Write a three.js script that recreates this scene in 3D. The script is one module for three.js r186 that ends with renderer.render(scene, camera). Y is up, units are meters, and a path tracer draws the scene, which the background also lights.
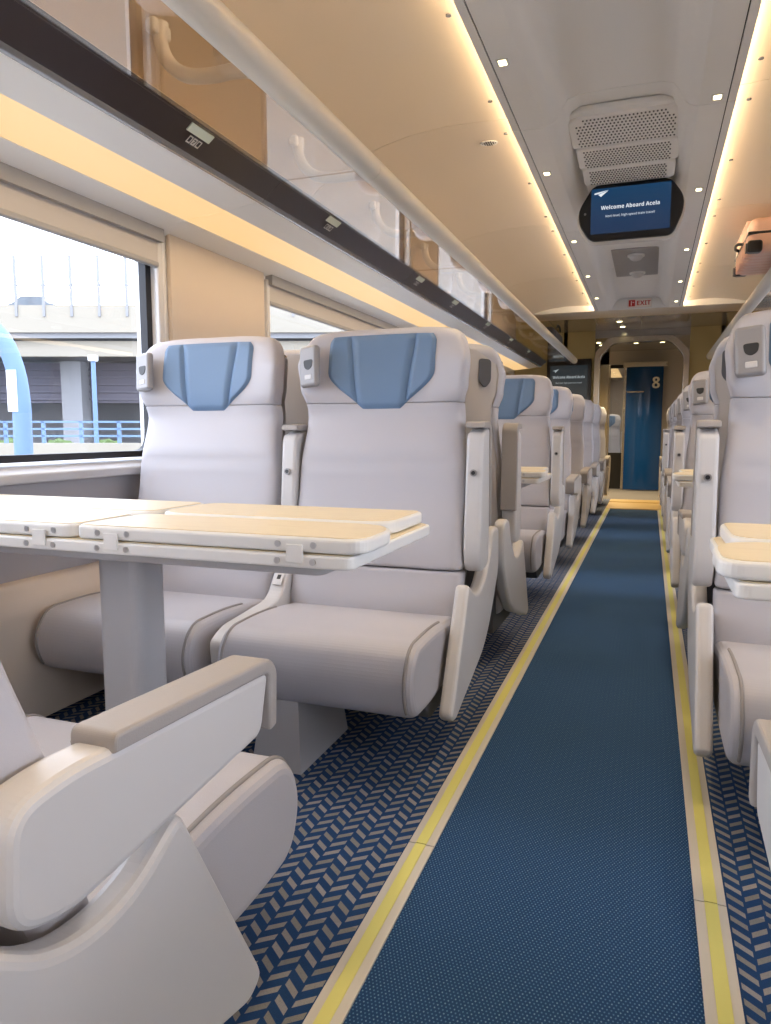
import * as THREE from 'three';
import { RoundedBoxGeometry } from 'three/addons/geometries/RoundedBoxGeometry.js';
import { mergeGeometries } from 'three/addons/utils/BufferGeometryUtils.js';
import { RectAreaLightUniformsLib } from 'three/addons/lights/RectAreaLightUniformsLib.js';
import { FontLoader } from 'three/addons/loaders/FontLoader.js';
import { TextGeometry } from 'three/addons/geometries/TextGeometry.js';

// ------------------------------------------------------------------ camera, sky, exposure
const scene = new THREE.Scene();
const F = 720, CX = 385.5, CY = 512, VX = 650, VY = 432;            // focal length in pixels, image centre, vanishing point of the aisle
const PITCH = Math.atan((CY - VY) / F), YAW = Math.atan((VX - CX) / (F / Math.cos(PITCH)));
const EYE = new THREE.Vector3(0.14, 0.86, 0);
const camera = new THREE.PerspectiveCamera(THREE.MathUtils.radToDeg(2 * Math.atan(512 / F)), 771 / 1024, 0.05, 400);
camera.rotation.order = 'YXZ';
camera.position.copy(EYE);
camera.rotation.set(-PITCH, YAW, 0);
scene.add(camera);
const renderer = new THREE.WebGLRenderer({ antialias: true });
renderer.toneMapping = THREE.LinearToneMapping;
renderer.toneMappingExposure = 1.5;
renderer.shadowMap.enabled = true;
scene.background = new THREE.Color().setRGB(3.4, 3.72, 4.5);           // bright overcast sky
RectAreaLightUniformsLib.init();
const WARM = [1.0, 0.66, 0.34];
const COVE_POWER = 44, STRIP_POWER = 2.5, SPOT_POWER = 1.2;

// ------------------------------------------------------------------ helpers
const col = (r, g, b) => new THREE.Color().setRGB(r, g, b);
let seed = 7;
const rnd = () => { seed = (seed * 1664525 + 1013904223) >>> 0; return seed / 4294967296; };
const used = new Map();
function numbered(name) {
  const n = used.get(name) ?? 0; used.set(name, n + 1);
  return n ? name + '_' + String(n).padStart(3, '0') : name;
}
function part(name, geo, mat, parent) {
  const m = new THREE.Mesh(geo, mat); m.name = name; m.castShadow = m.receiveShadow = true;
  parent.add(m); return m;
}
function thing(name, label, category, pos = [0, 0, 0], turn = 0, group) {
  const o = new THREE.Group(); o.name = numbered(name); o.position.set(...pos); o.rotation.y = turn;
  o.userData = { label, category }; if (group) o.userData.group = group;
  scene.add(o); return o;
}
function struct(name, label, category, geo, mat) {
  const o = geo ? new THREE.Mesh(geo, mat) : new THREE.Group();
  o.name = numbered(name); o.castShadow = o.receiveShadow = true;
  o.userData = { kind: 'structure', label, category }; scene.add(o); return o;
}
function single(name, label, category, geo, mat, group) {
  const o = new THREE.Mesh(geo, mat); o.name = numbered(name); o.castShadow = o.receiveShadow = true;
  o.userData = { label, category }; if (group) o.userData.group = group; scene.add(o); return o;
}
function box(x0, x1, y0, y1, z0, z1) {                                // box with uv in metres
  const g = new THREE.BoxGeometry(Math.abs(x1 - x0), Math.abs(y1 - y0), Math.abs(z1 - z0));
  g.translate((x0 + x1) / 2, (y0 + y1) / 2, (z0 + z1) / 2);
  const p = g.attributes.position, n = g.attributes.normal, uv = g.attributes.uv;
  for (let i = 0; i < p.count; i++) {
    const ax = Math.abs(n.getX(i)), ay = Math.abs(n.getY(i));
    if (ay > 0.5) uv.setXY(i, p.getX(i), p.getZ(i));
    else if (ax > 0.5) uv.setXY(i, p.getZ(i), p.getY(i));
    else uv.setXY(i, p.getX(i), p.getY(i));
  }
  return g;
}
function rbox(w, h, d, r, x = 0, y = 0, z = 0, s = 3) { return new RoundedBoxGeometry(w, h, d, s, r).translate(x, y, z); }
function roundShape(pts, r) {                                          // polygon with rounded corners; r a number or one per corner
  const s = new THREE.Shape(), n = pts.length;
  for (let i = 0; i < n; i++) {
    const p = new THREE.Vector2(...pts[i]), a = new THREE.Vector2(...pts[(i + n - 1) % n]), b = new THREE.Vector2(...pts[(i + 1) % n]);
    const rr = Math.min(Array.isArray(r) ? r[i] : r, p.distanceTo(a) * 0.49, p.distanceTo(b) * 0.49);
    const pa = p.clone().add(a.clone().sub(p).setLength(rr || 1e-6)), pb = p.clone().add(b.clone().sub(p).setLength(rr || 1e-6));
    if (i) s.lineTo(pa.x, pa.y); else s.moveTo(pa.x, pa.y);
    if (rr > 0) s.quadraticCurveTo(p.x, p.y, pb.x, pb.y);
  }
  s.closePath(); return s;
}
function extrude(shape, depth, bevel = 0.004, seg = 6, bs = 2) {        // along +z, centred
  const b = Math.min(bevel, depth * 0.45);
  return new THREE.ExtrudeGeometry(shape, { depth: depth - 2 * b, bevelEnabled: b > 0, bevelThickness: b, bevelSize: b, bevelOffset: -b, bevelSegments: bs, curveSegments: seg }).translate(0, 0, -depth / 2 + b);
}
// profile given as [z, y], swept along x, centred on x
function side(pts, r, width, x = 0, bevel = 0.004, seg = 6, bs = 2) { return extrude(roundShape(pts, r), width, bevel, seg, bs).rotateY(-Math.PI / 2).translate(x, 0, 0); }
// profile given as [x, y] polygon, swept along z from z0 to z1
function along(pts, r, z0, z1, bevel = 0) { return extrude(roundShape(pts, r), Math.abs(z1 - z0), bevel).translate(0, 0, (z0 + z1) / 2); }
// outline given as [x, z], thickness in y, base at y0
function slab(pts, r, y0, y1, bevel = 0.004) { return extrude(roundShape(pts.map(([x, z]) => [x, -z]), r), y1 - y0, bevel, 8, 3).rotateX(-Math.PI / 2).translate(0, (y0 + y1) / 2, 0); }
function cyl(r, h, x, y, z, axis = 'y', seg = 20, r2 = r) {
  const g = new THREE.CylinderGeometry(r2, r, h, seg);
  if (axis === 'x') g.rotateZ(Math.PI / 2); if (axis === 'z') g.rotateX(Math.PI / 2);
  return g.translate(x, y, z);
}
function tube(pts, r, seg = 24, rs = 8, closed = false) { return new THREE.TubeGeometry(new THREE.CatmullRomCurve3(pts.map((p) => new THREE.Vector3(...p)), closed), seg, r, rs, closed); }
function lightRect(w, h, pos, target, color, power, name) {
  const l = new THREE.RectAreaLight(col(...color), power, w, h); l.name = name;
  l.position.set(...pos); l.lookAt(...target); return l;
}

// ------------------------------------------------------------------ textures (surface grain, weave, print)
function canvasTex(w, h, draw, srgb = true) {
  const c = document.createElement('canvas'); c.width = w; c.height = h; const g = c.getContext('2d'); draw(g, w, h);
  const t = new THREE.CanvasTexture(c); if (srgb) t.colorSpace = THREE.SRGBColorSpace; t.wrapS = t.wrapT = THREE.RepeatWrapping; return t;
}
function speckle(g, w, h, n, a, light) { for (let i = 0; i < n; i++) { g.fillStyle = `rgba(${light},${a * rnd()})`; g.fillRect(rnd() * w, rnd() * h, 1.6, 1.6); } }
const weaveTex = canvasTex(512, 512, (g, w, h) => {                     // chevron carpet: slanted pale tokens on blue
  g.fillStyle = '#0c3a6a'; g.fillRect(0, 0, w, h); speckle(g, w, h, 16000, 0.35, '8,20,40'); speckle(g, w, h, 12000, 0.22, '40,110,160');
  const colsN = 4, cw = w / colsN, rows = 8, rh = h / rows;
  for (let c = 0; c < colsN; c++) for (let r = -2; r < rows + 2; r++) {
    const s = c % 2 ? 1 : -1, x0 = c * cw + 9, x1 = (c + 1) * cw - 9, y = r * rh + (c % 2 ? 0.5 * rh : 0.0), k = rh * 0.62, th = rh * 0.42;
    g.fillStyle = ['#8f8c8a', '#85837f', '#989492'][(r * 7 + c * 3 + 30) % 3];
    g.beginPath(); g.moveTo(x0, y - s * k / 2); g.lineTo(x1, y + s * k / 2); g.lineTo(x1, y + s * k / 2 + th); g.lineTo(x0, y - s * k / 2 + th); g.closePath(); g.fill();
  }
  speckle(g, w, h, 26000, 0.3, '20,40,66');
});
weaveTex.repeat.set(1 / 0.122, 1 / 0.27);
const aisleTex = canvasTex(512, 512, (g, w, h) => {
  g.fillStyle = '#103c68'; g.fillRect(0, 0, w, h); speckle(g, w, h, 20000, 0.4, '6,18,36');
  const n = 20, d = w / n;
  for (let i = 0; i < n; i++) for (let j = 0; j < n; j++) { g.fillStyle = (i * 3 + j * 5) % 4 ? '#4e7698' : '#6a8da8'; g.beginPath(); g.ellipse((i + (j % 2 ? 0.5 : 0) + 0.25) * d, (j + 0.5) * d, d * 0.2, d * 0.26, 0, 0, 7); g.fill(); }
  speckle(g, w, h, 22000, 0.35, '10,30,56');
});
aisleTex.repeat.set(1 / 0.13, 1 / 0.13);
const grainTex = canvasTex(256, 256, (g, w, h) => { g.fillStyle = '#808080'; g.fillRect(0, 0, w, h); speckle(g, w, h, 9000, 0.6, '40,40,40'); speckle(g, w, h, 9000, 0.6, '210,210,210'); }, false);
grainTex.repeat.set(9, 9);
const patchTex = canvasTex(256, 256, (g, w, h) => { g.fillStyle = '#fff'; g.fillRect(0, 0, w, h); for (let i = 0; i < 500; i++) { g.fillStyle = `rgba(150,120,80,${0.05 * rnd()})`; g.fillRect(rnd() * w, rnd() * h, 2 + 40 * rnd(), 1 + 3 * rnd()); } });
patchTex.repeat.set(2, 2);

// ------------------------------------------------------------------ materials
const S = (c, roughness = 0.6, metalness = 0, extra = {}) => new THREE.MeshStandardMaterial({ color: col(...c), roughness, metalness, ...extra });
const Ph = (c, roughness, extra) => new THREE.MeshPhysicalMaterial({ color: col(...c), roughness, ...extra });
const M = {
  leather: S([0.50, 0.485, 0.515], 0.48, 0, { bumpMap: grainTex, bumpScale: 0.0004 }),
  leatherTaupe: S([0.36, 0.33, 0.31], 0.55, 0, { bumpMap: grainTex, bumpScale: 0.0004 }),
  shell: S([0.52, 0.48, 0.45], 0.45),
  blue: S([0.14, 0.23, 0.37], 0.5, 0, { bumpMap: grainTex, bumpScale: 0.0004 }),
  plastic: S([0.60, 0.58, 0.57], 0.38),
  greyPlastic: S([0.30, 0.29, 0.295], 0.3),
  darkGrey: S([0.09, 0.09, 0.1], 0.6),
  seam: S([0.3, 0.28, 0.27], 0.7),
  black: S([0.012, 0.012, 0.014], 0.3),
  socket: S([0.03, 0.03, 0.03], 0.5),
  chrome: S([0.6, 0.6, 0.6], 0.3, 1),
  tableTop: S([0.78, 0.66, 0.44], 0.35, 0, { map: patchTex }),
  tableEdge: S([0.78, 0.77, 0.74], 0.4),
  tableBase: S([0.5, 0.49, 0.5], 0.5),
  ceiling: S([0.72, 0.62, 0.50], 0.38),
  ceilingCentre: S([0.80, 0.78, 0.755], 0.5),
  ventHole: S([0.12, 0.115, 0.11], 0.8),
  groove: S([0.05, 0.05, 0.05], 0.8),
  wallBeige: S([0.62, 0.52, 0.42], 0.7),
  wallWhite: S([0.84, 0.83, 0.82], 0.5),
  sill: S([0.5, 0.49, 0.5], 0.5),
  wallGrey: S([0.36, 0.34, 0.35], 0.6),
  lowerBeige: S([0.66, 0.56, 0.46], 0.6),
  band: S([0.035, 0.022, 0.02], 0.3),
  bandLip: S([0.3, 0.3, 0.31], 0.25, 0.6),
  rail: S([0.72, 0.69, 0.63], 0.4),
  bracket: S([0.82, 0.82, 0.83], 0.4),
  blind: S([0.52, 0.48, 0.45], 0.75),
  blindBox: S([0.34, 0.33, 0.33], 0.6),
  gasket: S([0.015, 0.015, 0.02], 0.5),
  carpet: S([1, 1, 1], 0.95, 0, { map: weaveTex, bumpMap: grainTex, bumpScale: 0.001 }),
  aisle: S([1, 1, 1], 0.95, 0, { map: aisleTex, bumpMap: grainTex, bumpScale: 0.001 }),
  strip: S([0.6, 0.56, 0.49], 0.5),
  yellow: S([0.70, 0.66, 0.2], 0.5),
  gold: S([0.62, 0.42, 0.16], 0.4, 0.5),
  greyFloor: S([0.14, 0.13, 0.13], 0.9),
  khaki: S([0.55, 0.44, 0.2], 0.7),
  glossGrey: S([0.4, 0.38, 0.36], 0.12, 0.4),
  steel: S([0.5, 0.46, 0.4], 0.25, 0.85),
  doorBlue: S([0.003, 0.047, 0.18], 0.14),
  white: S([0.8, 0.8, 0.8], 0.4),
  pink: S([0.72, 0.46, 0.37], 0.35),
  pane: Ph([0.97, 0.985, 0.98], 0.0, { transmission: 1, thickness: 0, ior: 1.5 }),
  rackGlass: Ph([0.86, 0.8, 0.72], 0.0, { transmission: 1, thickness: 0, ior: 1.55 }),
  lens: S([0.4, 0.34, 0.24], 0.5, 0, { emissive: col(0.92, 0.59, 0.26), emissiveIntensity: 0.58 }),
  cove: S([0.9, 0.8, 0.6], 0.5, 0, { emissive: col(1.0, 0.70, 0.36), emissiveIntensity: 2.5 }),
  bulb: S([0.9, 0.9, 0.8], 0.5, 0, { emissive: col(1.0, 0.85, 0.45), emissiveIntensity: 6 }),
  concrete: S([0.30, 0.27, 0.22], 0.9, 0, { map: patchTex }),
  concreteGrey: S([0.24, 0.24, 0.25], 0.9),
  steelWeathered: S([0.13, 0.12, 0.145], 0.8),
  pipeBlue: S([0.12, 0.2, 0.34], 0.6),
  ground: S([0.24, 0.23, 0.21], 0.95),
  asphalt: S([0.12, 0.12, 0.12], 0.95),
  green: S([0.07, 0.11, 0.03], 0.95),
  carPaint: S([0.12, 0.14, 0.16], 0.3),
};

// ------------------------------------------------------------------ the car body
const ZB = 2.9, ZE = -9.7, WX = 1.58, WO = 1.68;                      // rear end, end partition, wall inner face, wall outer face
const WINDOWS = [[2.8, 0.62], [-0.1, -2.27], [-3.07, -5.2], [-5.95, -8.1]];
const SILL = 0.77, HEAD = 1.5;

{ // floor
  const fl = struct('floor', 'carpeted train floor with plain aisle runner and chevron carpet beneath the seats', 'floor');
  part('floor_slab', box(-WO, WO, -0.12, -0.012, ZB, -20), M.greyFloor, fl);
  part('aisle_carpet', box(-0.249, 0.249, -0.012, 0, ZB, -8.45), M.aisle, fl);
  part('chevron_carpet', box(-WX, -0.303, -0.012, 0, ZB, ZE), M.carpet, fl);
  part('chevron_carpet', box(0.303, WX, -0.012, 0, ZB, ZE), M.carpet, fl);
  const ramp = part('threshold_plate', box(-0.303, 0.303, -0.012, 0.0, -8.45, -9.7), M.gold, fl);
  part('threshold_ridge', box(-0.303, 0.303, 0, 0.006, -8.46, -8.6), M.gold, ramp);
  part('threshold_ridge', box(-0.303, 0.303, 0, 0.006, -9.3, -9.6), M.gold, ramp);
  part('vestibule_mat', box(-0.9, 0.9, -0.012, 0, -9.7, -11.6), M.greyFloor, fl);
}
for (const [s, n] of [[-1, 'monitor'], [1, 'suitcase']]) {
  const t = struct('trim', `cream floor edging with a yellow glow strip on the ${n} side of the aisle`, 'floor trim');
  const a = 0.249, b = 0.303;
  // separate lengths with fine joints, as laid
  for (let z = ZB, i = 0; z > -8.4; z -= 1.42, i++) {
    const z1 = Math.max(z - 1.417, -8.45);
    part('edging', box(s * a, s * b, -0.012, 0.004, z, z1), M.strip, t);
    part('glow_strip', box(s * 0.266, s * 0.288, 0.004, 0.0055, z, z1), M.yellow, t);
  }
}

for (const s of [-1, 1]) { // side walls
  const nm = s < 0 ? 'monitor' : 'suitcase';
  const w = struct(s < 0 ? 'wall_left' : 'wall_right', `beige and grey train wall with wide windows on the ${nm} side`, 'wall');
  part('lower_wall', box(s * WX, s * WO, -0.12, SILL - 0.035, ZB, ZE), M.wallGrey, w);
  part('upper_wall', box(s * WX, s * WO, HEAD + 0.02, 2.1, ZB, ZE), M.wallWhite, w);
  part('heater_cover', along([[s * WX, 0.02], [s * (WX - 0.07), 0.02], [s * (WX - 0.07), 0.36], [s * (WX - 0.035), 0.43], [s * WX, 0.43]], [0, 0.005, 0.03, 0.02, 0], ZB, ZE), M.lowerBeige, w);
  const edges = [ZB, ...WINDOWS.flat(), ZE];
  for (let i = 0; i < edges.length; i += 2) if (edges[i] - edges[i + 1] > 0.02) {
    part('pillar', box(s * WX, s * WO, SILL - 0.035, HEAD + 0.02, edges[i], edges[i + 1]), M.wallWhite, w);
    if (edges[i] - edges[i + 1] > 0.3) part('pillar_panel', rbox(0.02, HEAD + 0.09 - SILL, edges[i] - edges[i + 1] - 0.1, 0.006, s * (WX - 0.012), (HEAD + 0.1 + SILL) / 2, (edges[i] + edges[i + 1]) / 2), M.wallBeige, w);
  }
  part('sill', along([[s * WO, SILL - 0.035], [s * (WX - 0.035), SILL - 0.06], [s * (WX - 0.035), SILL - 0.03], [s * WO, SILL]], [0, 0.008, 0.008, 0], ZB, ZE), M.sill, w);
  WINDOWS.forEach(([za, zb], i) => {
    const o = struct('window_' + (i + 1 + (s > 0 ? WINDOWS.length : 0)), `wide train window with black gasket and raised beige blind, ${nm} side, window ${['behind the first table', 'beside the first table', 'beside the second table', 'beside the last rows'][i]}`, 'window');
    const mid = (za + zb) / 2, L = za - zb, H = HEAD - SILL;
    const outer = roundShape([[-L / 2, 0], [L / 2, 0], [L / 2, H + 0.02], [-L / 2, H + 0.02]], 0.012);
    outer.holes.push(roundShape([[-L / 2 + 0.03, 0.022], [L / 2 - 0.03, 0.022], [L / 2 - 0.03, H], [-L / 2 + 0.03, H]], [0.07, 0.07, 0.04, 0.04]));
    part('gasket', extrude(outer, 0.03, 0).rotateY(Math.PI / 2).translate(s * (WX + 0.045), SILL, mid), M.gasket, o);
    part('pane', new THREE.PlaneGeometry(L - 0.02, H - 0.01).rotateY(Math.PI / 2).translate(s * (WX + 0.05), SILL + H / 2, mid), M.pane, o);
    part('blind_box', box(s * (WX - 0.035), s * (WX + 0.03), HEAD + 0.045, HEAD + 0.1, za, zb), M.blindBox, o);
    part('blind', rbox(0.012, 0.1, L - 0.02, 0.003, s * (WX - 0.008), HEAD + 0.01, mid), M.blind, o);
    part('blind_rail', rbox(0.022, 0.02, L - 0.02, 0.006, s * (WX - 0.008), HEAD - 0.035, mid), M.blindBox, o);
    for (const e of [za, zb]) part('guide_rail', rbox(0.02, H + 0.08, 0.03, 0.006, s * (WX - 0.006), SILL + H / 2 + 0.03, e), M.plastic, o);
  });
}
struct('wall_behind', 'plain beige partition closing the carriage behind the first rows', 'wall', box(-WO, WO, -0.12, 2.1, ZB, ZB + 0.08), M.wallBeige);

// ceiling: roof slab, outer panels cut by joints, centre panels with downlight margins
const JOINTS = [ZB, 1.5, 0.1, -1.3, -2.7, -4.1, -5.5, -6.78];
{
  const ce = struct('ceiling', 'cream curved ceiling panels either side of a lowered centre strip with cove light', 'ceiling');
  part('roof', box(-WO, WO, 2.2, 2.28, ZB + 0.08, ZE - 1.9), M.wallWhite, ce);
  part('roof_side', box(-WO, -WX, 2.05, 2.25, ZB, ZE), M.wallWhite, ce); part('roof_side', box(WO, WX, 2.05, 2.25, ZB, ZE), M.wallWhite, ce);
  const prof = [[0.30, 1.968], [0.36, 1.97], [0.5, 1.978], [0.62, 1.978], [0.74, 1.966], [0.85, 1.943], [0.95, 1.91], [1.04, 1.87], [1.12, 1.82], [1.2, 1.75], [1.25, 1.68]];
  for (const s of [-1, 1]) for (let i = 0; i < JOINTS.length - 1; i++) {
    const za = JOINTS[i] - 0.0015, zb = JOINTS[i + 1] + 0.0015;
    const poly = [...prof.map(([x, y]) => [s * x, y]), ...prof.slice().reverse().map(([x, y]) => [s * (x + 0.004), y + 0.012])];
    const pn = part('ceiling_panel', smoothAlong(poly, prof.length, za, zb), M.ceiling, ce);
    for (const z of [za - 0.12, (za + zb) / 2, zb + 0.16]) part('fastener', cyl(0.008, 0.004, s * 0.41, 1.9715, z, 'y', 12), M.bandLip, pn);
  }
  for (let i = 0; i < JOINTS.length - 1; i++) {
    const za = JOINTS[i] - 0.0015, zb = JOINTS[i + 1] + 0.0015;
    const half = [[0.25, 1.926], [0.225, 1.932], [0.205, 1.95], [0.19, 1.985], [0.17, 2.01], [0.13, 2.02], [0, 2.022]];
    const low = [...half.map(([x, y]) => [-x, y]), ...half.slice(0, -1).reverse()];
    const poly = [...low, ...low.slice().reverse().map(([x, y]) => [x, y + 0.012])];
    const pn = part('centre_panel', smoothAlong(poly, low.length, za, zb), M.ceilingCentre, ce);
    for (const s of [-1, 1]) {
      part('downlight_margin', box(s * 0.25, s * 0.333, 1.926, 1.94, za, zb), M.ceilingCentre, pn);
      part('groove', box(s * 0.333, s * 0.337, 1.932, 1.94, za, zb), M.groove, pn);
      part('edge_lip', box(s * 0.337, s * 0.361, 1.926, 1.94, za, zb), M.ceilingCentre, pn);
    }
  }
  const oval = part('perforated_disc', new THREE.CylinderGeometry(0.035, 0.035, 0.003, 24).scale(1, 1, 0.7).translate(-0.49, 1.976, -2.9), M.ceilingCentre, ce);
  const dots = []; for (let i = -3; i <= 3; i++) for (let j = -2; j <= 2; j++) if (i * i * 1.1 + j * j * 2 < 10) dots.push(cyl(0.0028, 0.003, -0.49 + i * 0.0085, 1.9745, -2.9 + j * 0.0085, 'y', 6));
  const d = part('perforation', mergeGeometries(dots), M.groove, oval); d.userData.kind = 'stuff';
  // far end of the ceiling: closing lip, rising panel and gloss panels over the last rows
  part('end_lip', along([[-1.5, 1.926], [1.5, 1.926], [1.5, 2.18], [-1.5, 2.18]], 0, -6.78, -6.80), M.ceilingCentre, ce);
  part('rising_panel', side([[-6.80, 1.925], [-8.6, 2.13], [-8.6, 2.15], [-6.80, 1.945]], 0, 3.1, 0, 0), M.ceiling, ce);
  for (let k = 0; k < 6; k++) part('gloss_panel', box(-1.5 + k * 0.5 + 0.003, -1.0 + k * 0.5 - 0.003, 2.13, 2.15, -8.6, -9.68), M.glossGrey, ce);
}
// an open strip polygon (nLow points below, the same number back on top) swept along z with smooth lower face
function smoothAlong(poly, n, z0, z1) {
  const pos = [], idx = [], uv = [];
  const N = poly.length; let len = 0; const acc = [0];
  for (let i = 1; i < N; i++) { len += Math.hypot(poly[i][0] - poly[i - 1][0], poly[i][1] - poly[i - 1][1]); acc.push(len); }
  const strip = (a, b) => { const base = pos.length / 3; for (let i = a; i <= b; i++) for (const z of [z0, z1]) { const p = poly[i % N]; pos.push(p[0], p[1], z); uv.push(acc[i % N], z); }
    for (let i = 0; i < b - a; i++) { const q = base + i * 2; idx.push(q, q + 2, q + 1, q + 1, q + 2, q + 3); } };
  strip(0, n - 1); strip(n - 1, n); strip(n, N - 1); strip(N - 1, N);
  for (const z of [z0, z1]) { const base = pos.length / 3; for (let i = 0; i < n; i++) { const a = poly[i], b = poly[N - 1 - i]; pos.push(a[0], a[1], z, b[0], b[1], z); uv.push(a[0], a[1], b[0], b[1]); } for (let i = 0; i < n - 1; i++) { const q = base + i * 2; idx.push(q, q + 1, q + 2, q + 1, q + 3, q + 2); } }
  const g = new THREE.BufferGeometry(); g.setAttribute('position', new THREE.Float32BufferAttribute(pos, 3)); g.setAttribute('uv', new THREE.Float32BufferAttribute(uv, 2)); g.setIndex(idx); g.computeVertexNormals(); return g;
}

// cove light strips above the lip of the centre panels
for (const s of [-1, 1]) {
  const o = thing('cove_light', `warm LED strip hidden above the ceiling lip on the ${s < 0 ? 'monitor' : 'suitcase'} side`, 'light');
  part('led_strip', box(s * 0.325, s * 0.345, 1.9405, 1.944, ZB, -6.78), M.cove, o);
  const L = ZB + 6.78;
  const l = lightRect(L, 0.02, [s * 0.336, 1.946, (ZB - 6.78) / 2], [s * 0.50, 1.985, (ZB - 6.78) / 2], [1.0, 0.76, 0.48], COVE_POWER, 'cove');
  o.add(l);
}
// downlights
for (const [s, zs] of [[-1, [-0.1, -1.15, -2.2, -3.16, -4.3, -5.27, -6.14]], [1, [-0.55, -1.6, -2.65, -3.59, -4.71, -5.67, -6.5]]]) zs.forEach((z, i) => {
  const o = thing('downlight', `small square warm downlight in the ceiling margin, ${s < 0 ? 'monitor' : 'suitcase'} side`, 'light', [s * 0.302, 1.926, z], 0, `ceiling downlights on the ${s < 0 ? 'monitor' : 'suitcase'} side`);
  part('bezel', rbox(0.036, 0.003, 0.036, 0.001, 0, -0.001, 0, 1), M.plastic, o);
  part('lens', rbox(0.022, 0.004, 0.03, 0.0015, 0, -0.002, 0, 1), M.bulb, o);
  const l = new THREE.SpotLight(col(1, 0.78, 0.5), SPOT_POWER, 0, 0.7, 0.6); l.name = 'downlight'; l.position.set(0, -0.006, 0); l.target.position.set(0, -1, 0); l.castShadow = true; o.add(l, l.target);
});

// ------------------------------------------------------------------ under-rack soffit, light strip, luggage racks
for (const s of [-1, 1]) {
  const nm = s < 0 ? 'monitor' : 'suitcase', z0 = ZB, z1 = -8.9;
  const cut = [ZB, 0.65, -0.8, -2.25, -3.7, -5.15, -6.6, -8.9];
  const so = struct('trim', `white soffit panels under the luggage rack on the ${nm} side`, 'trim');
  const lamp = thing('light_strip', `long warm yellow light panel under the luggage rack on the ${nm} side`, 'light');
  const rack = thing('luggage_rack', `glass luggage rack with cream rail and dark label band on the ${nm} side`, 'luggage rack');
  for (let i = 0; i < cut.length - 1; i++) {
    const a = cut[i] - 0.001, b = cut[i + 1] + 0.001;
    part('soffit_outer', along([[s * 1.44, 1.605], [s * 1.58, 1.585], [s * 1.58, 1.62], [s * 1.44, 1.63]], 0, a, b), M.wallWhite, so);
    part('soffit_inner', along([[s * 1.137, 1.640], [s * 1.266, 1.62], [s * 1.266, 1.645], [s * 1.137, 1.665]], 0, a, b), M.wallWhite, so);
    part('diffuser', along([[s * 1.267, 1.6215], [s * 1.439, 1.607], [s * 1.439, 1.627], [s * 1.267, 1.643]], 0, a, b), M.lens, lamp);
    const bd = part('label_band', along([[s * 1.05, 1.712], [s * 1.046, 1.700], [s * 1.118, 1.645], [s * 1.138, 1.640], [s * 1.16, 1.66]], [0.002, 0.004, 0.006, 0.004, 0.002], a, b), M.band, rack);
    part('lower_lip', along([[s * 1.118, 1.645], [s * 1.126, 1.633], [s * 1.142, 1.634], [s * 1.14, 1.64]], 0.003, a, b), M.bandLip, bd);
    part('rail', cyl(0.038, a - b, s * 0.735, 1.70, (a + b) / 2, 'z', 28), M.rail, rack);
    part('glass_shelf', box(s * 0.755, s * 1.055, 1.694, 1.700, a, b), M.rackGlass, rack);
    part('back_panel', along([[s * 1.05, 1.712], [s * 1.16, 1.66], [s * 1.25, 1.68], [s * 1.24, 1.70], [s * 1.16, 1.68], [s * 1.06, 1.72]], 0.002, a, b), M.ceiling, rack);
  }
  for (let z = 2.2; z > -8.6; z -= 0.75) {                                   // white curved arms that carry the rail
    const zz = z - 0.05;
    const path = [[s * 0.765, 1.712, zz], [s * 0.83, 1.722, zz], [s * 0.90, 1.722, zz], [s * 0.97, 1.735, zz], [s * 1.02, 1.775, zz], [s * 1.04, 1.83, zz], [s * 1.035, 1.868, zz]];
    const br = part('bracket', tube(path, 0.018, 24, 10).scale(1, 1, 1), M.bracket, rack);
    part('bracket_foot', rbox(0.03, 0.035, 0.07, 0.008, s * 1.045, 1.852, zz), M.bracket, br);
    part('bracket_foot', rbox(0.03, 0.03, 0.06, 0.008, s * 0.77, 1.72, zz), M.bracket, br);
  }
  part('rail_end', cyl(0.039, 0.02, s * 0.735, 1.70, z1, 'z', 28), M.greyPlastic, rack);
  { // row number plates
    const n = new THREE.Vector3(-s * 0.055, -0.0715, 0).normalize(), ang = Math.atan2(-0.055, 0.072);
    [-0.65, -1.80, -2.70, -3.85, -4.6, -5.6, -6.6, -7.6].forEach((z, i) => {
      const g = new THREE.Group();
      const tex = canvasTex(128, 64, (c, w, h) => { c.fillStyle = '#3b3838'; c.fillRect(0, 0, w, h); c.fillStyle = '#c9c4bc'; for (const x of [4, 46, 88]) c.fillRect(x, 6, 36, 52); c.fillStyle = '#2a2626'; c.font = 'bold 44px sans-serif'; c.textAlign = 'center'; c.fillText(['8', '7', '6', '5', '4', '3', '2', '1'][i], 64, 48); c.fillRect(12, 14, 20, 34); c.fillRect(96, 14, 20, 34); });
      const pl = part('number_plate', rbox(0.026, 0.004, 0.105, 0.001, 0, 0, 0, 1), M.numberPlate ??= S([0.66, 0.72, 0.6], 0.5), rack);
      pl.position.set(s * 1.064, 1.6845, z); pl.rotation.z = -s * 0.652;
      const tx = part('row_number', new THREE.PlaneGeometry(0.062, 0.028).rotateZ(s > 0 ? Math.PI / 2 : -Math.PI / 2).rotateX(Math.PI / 2).rotateY(s > 0 ? 0 : 0), S([1, 1, 1], 0.5, 0, { map: tex }), pl);
      tx.position.set(s * 0.03, -0.003, 0);
    });
  }
  const L = 10, m = -2.9;
  lamp.add(lightRect(z0 - z1, 0.16, [s * 1.352, 1.606, (z0 + z1) / 2], [s * 1.30, 0.6, (z0 + z1) / 2], [1.0, 0.77, 0.5], STRIP_POWER, 'strip'));
}

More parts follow.
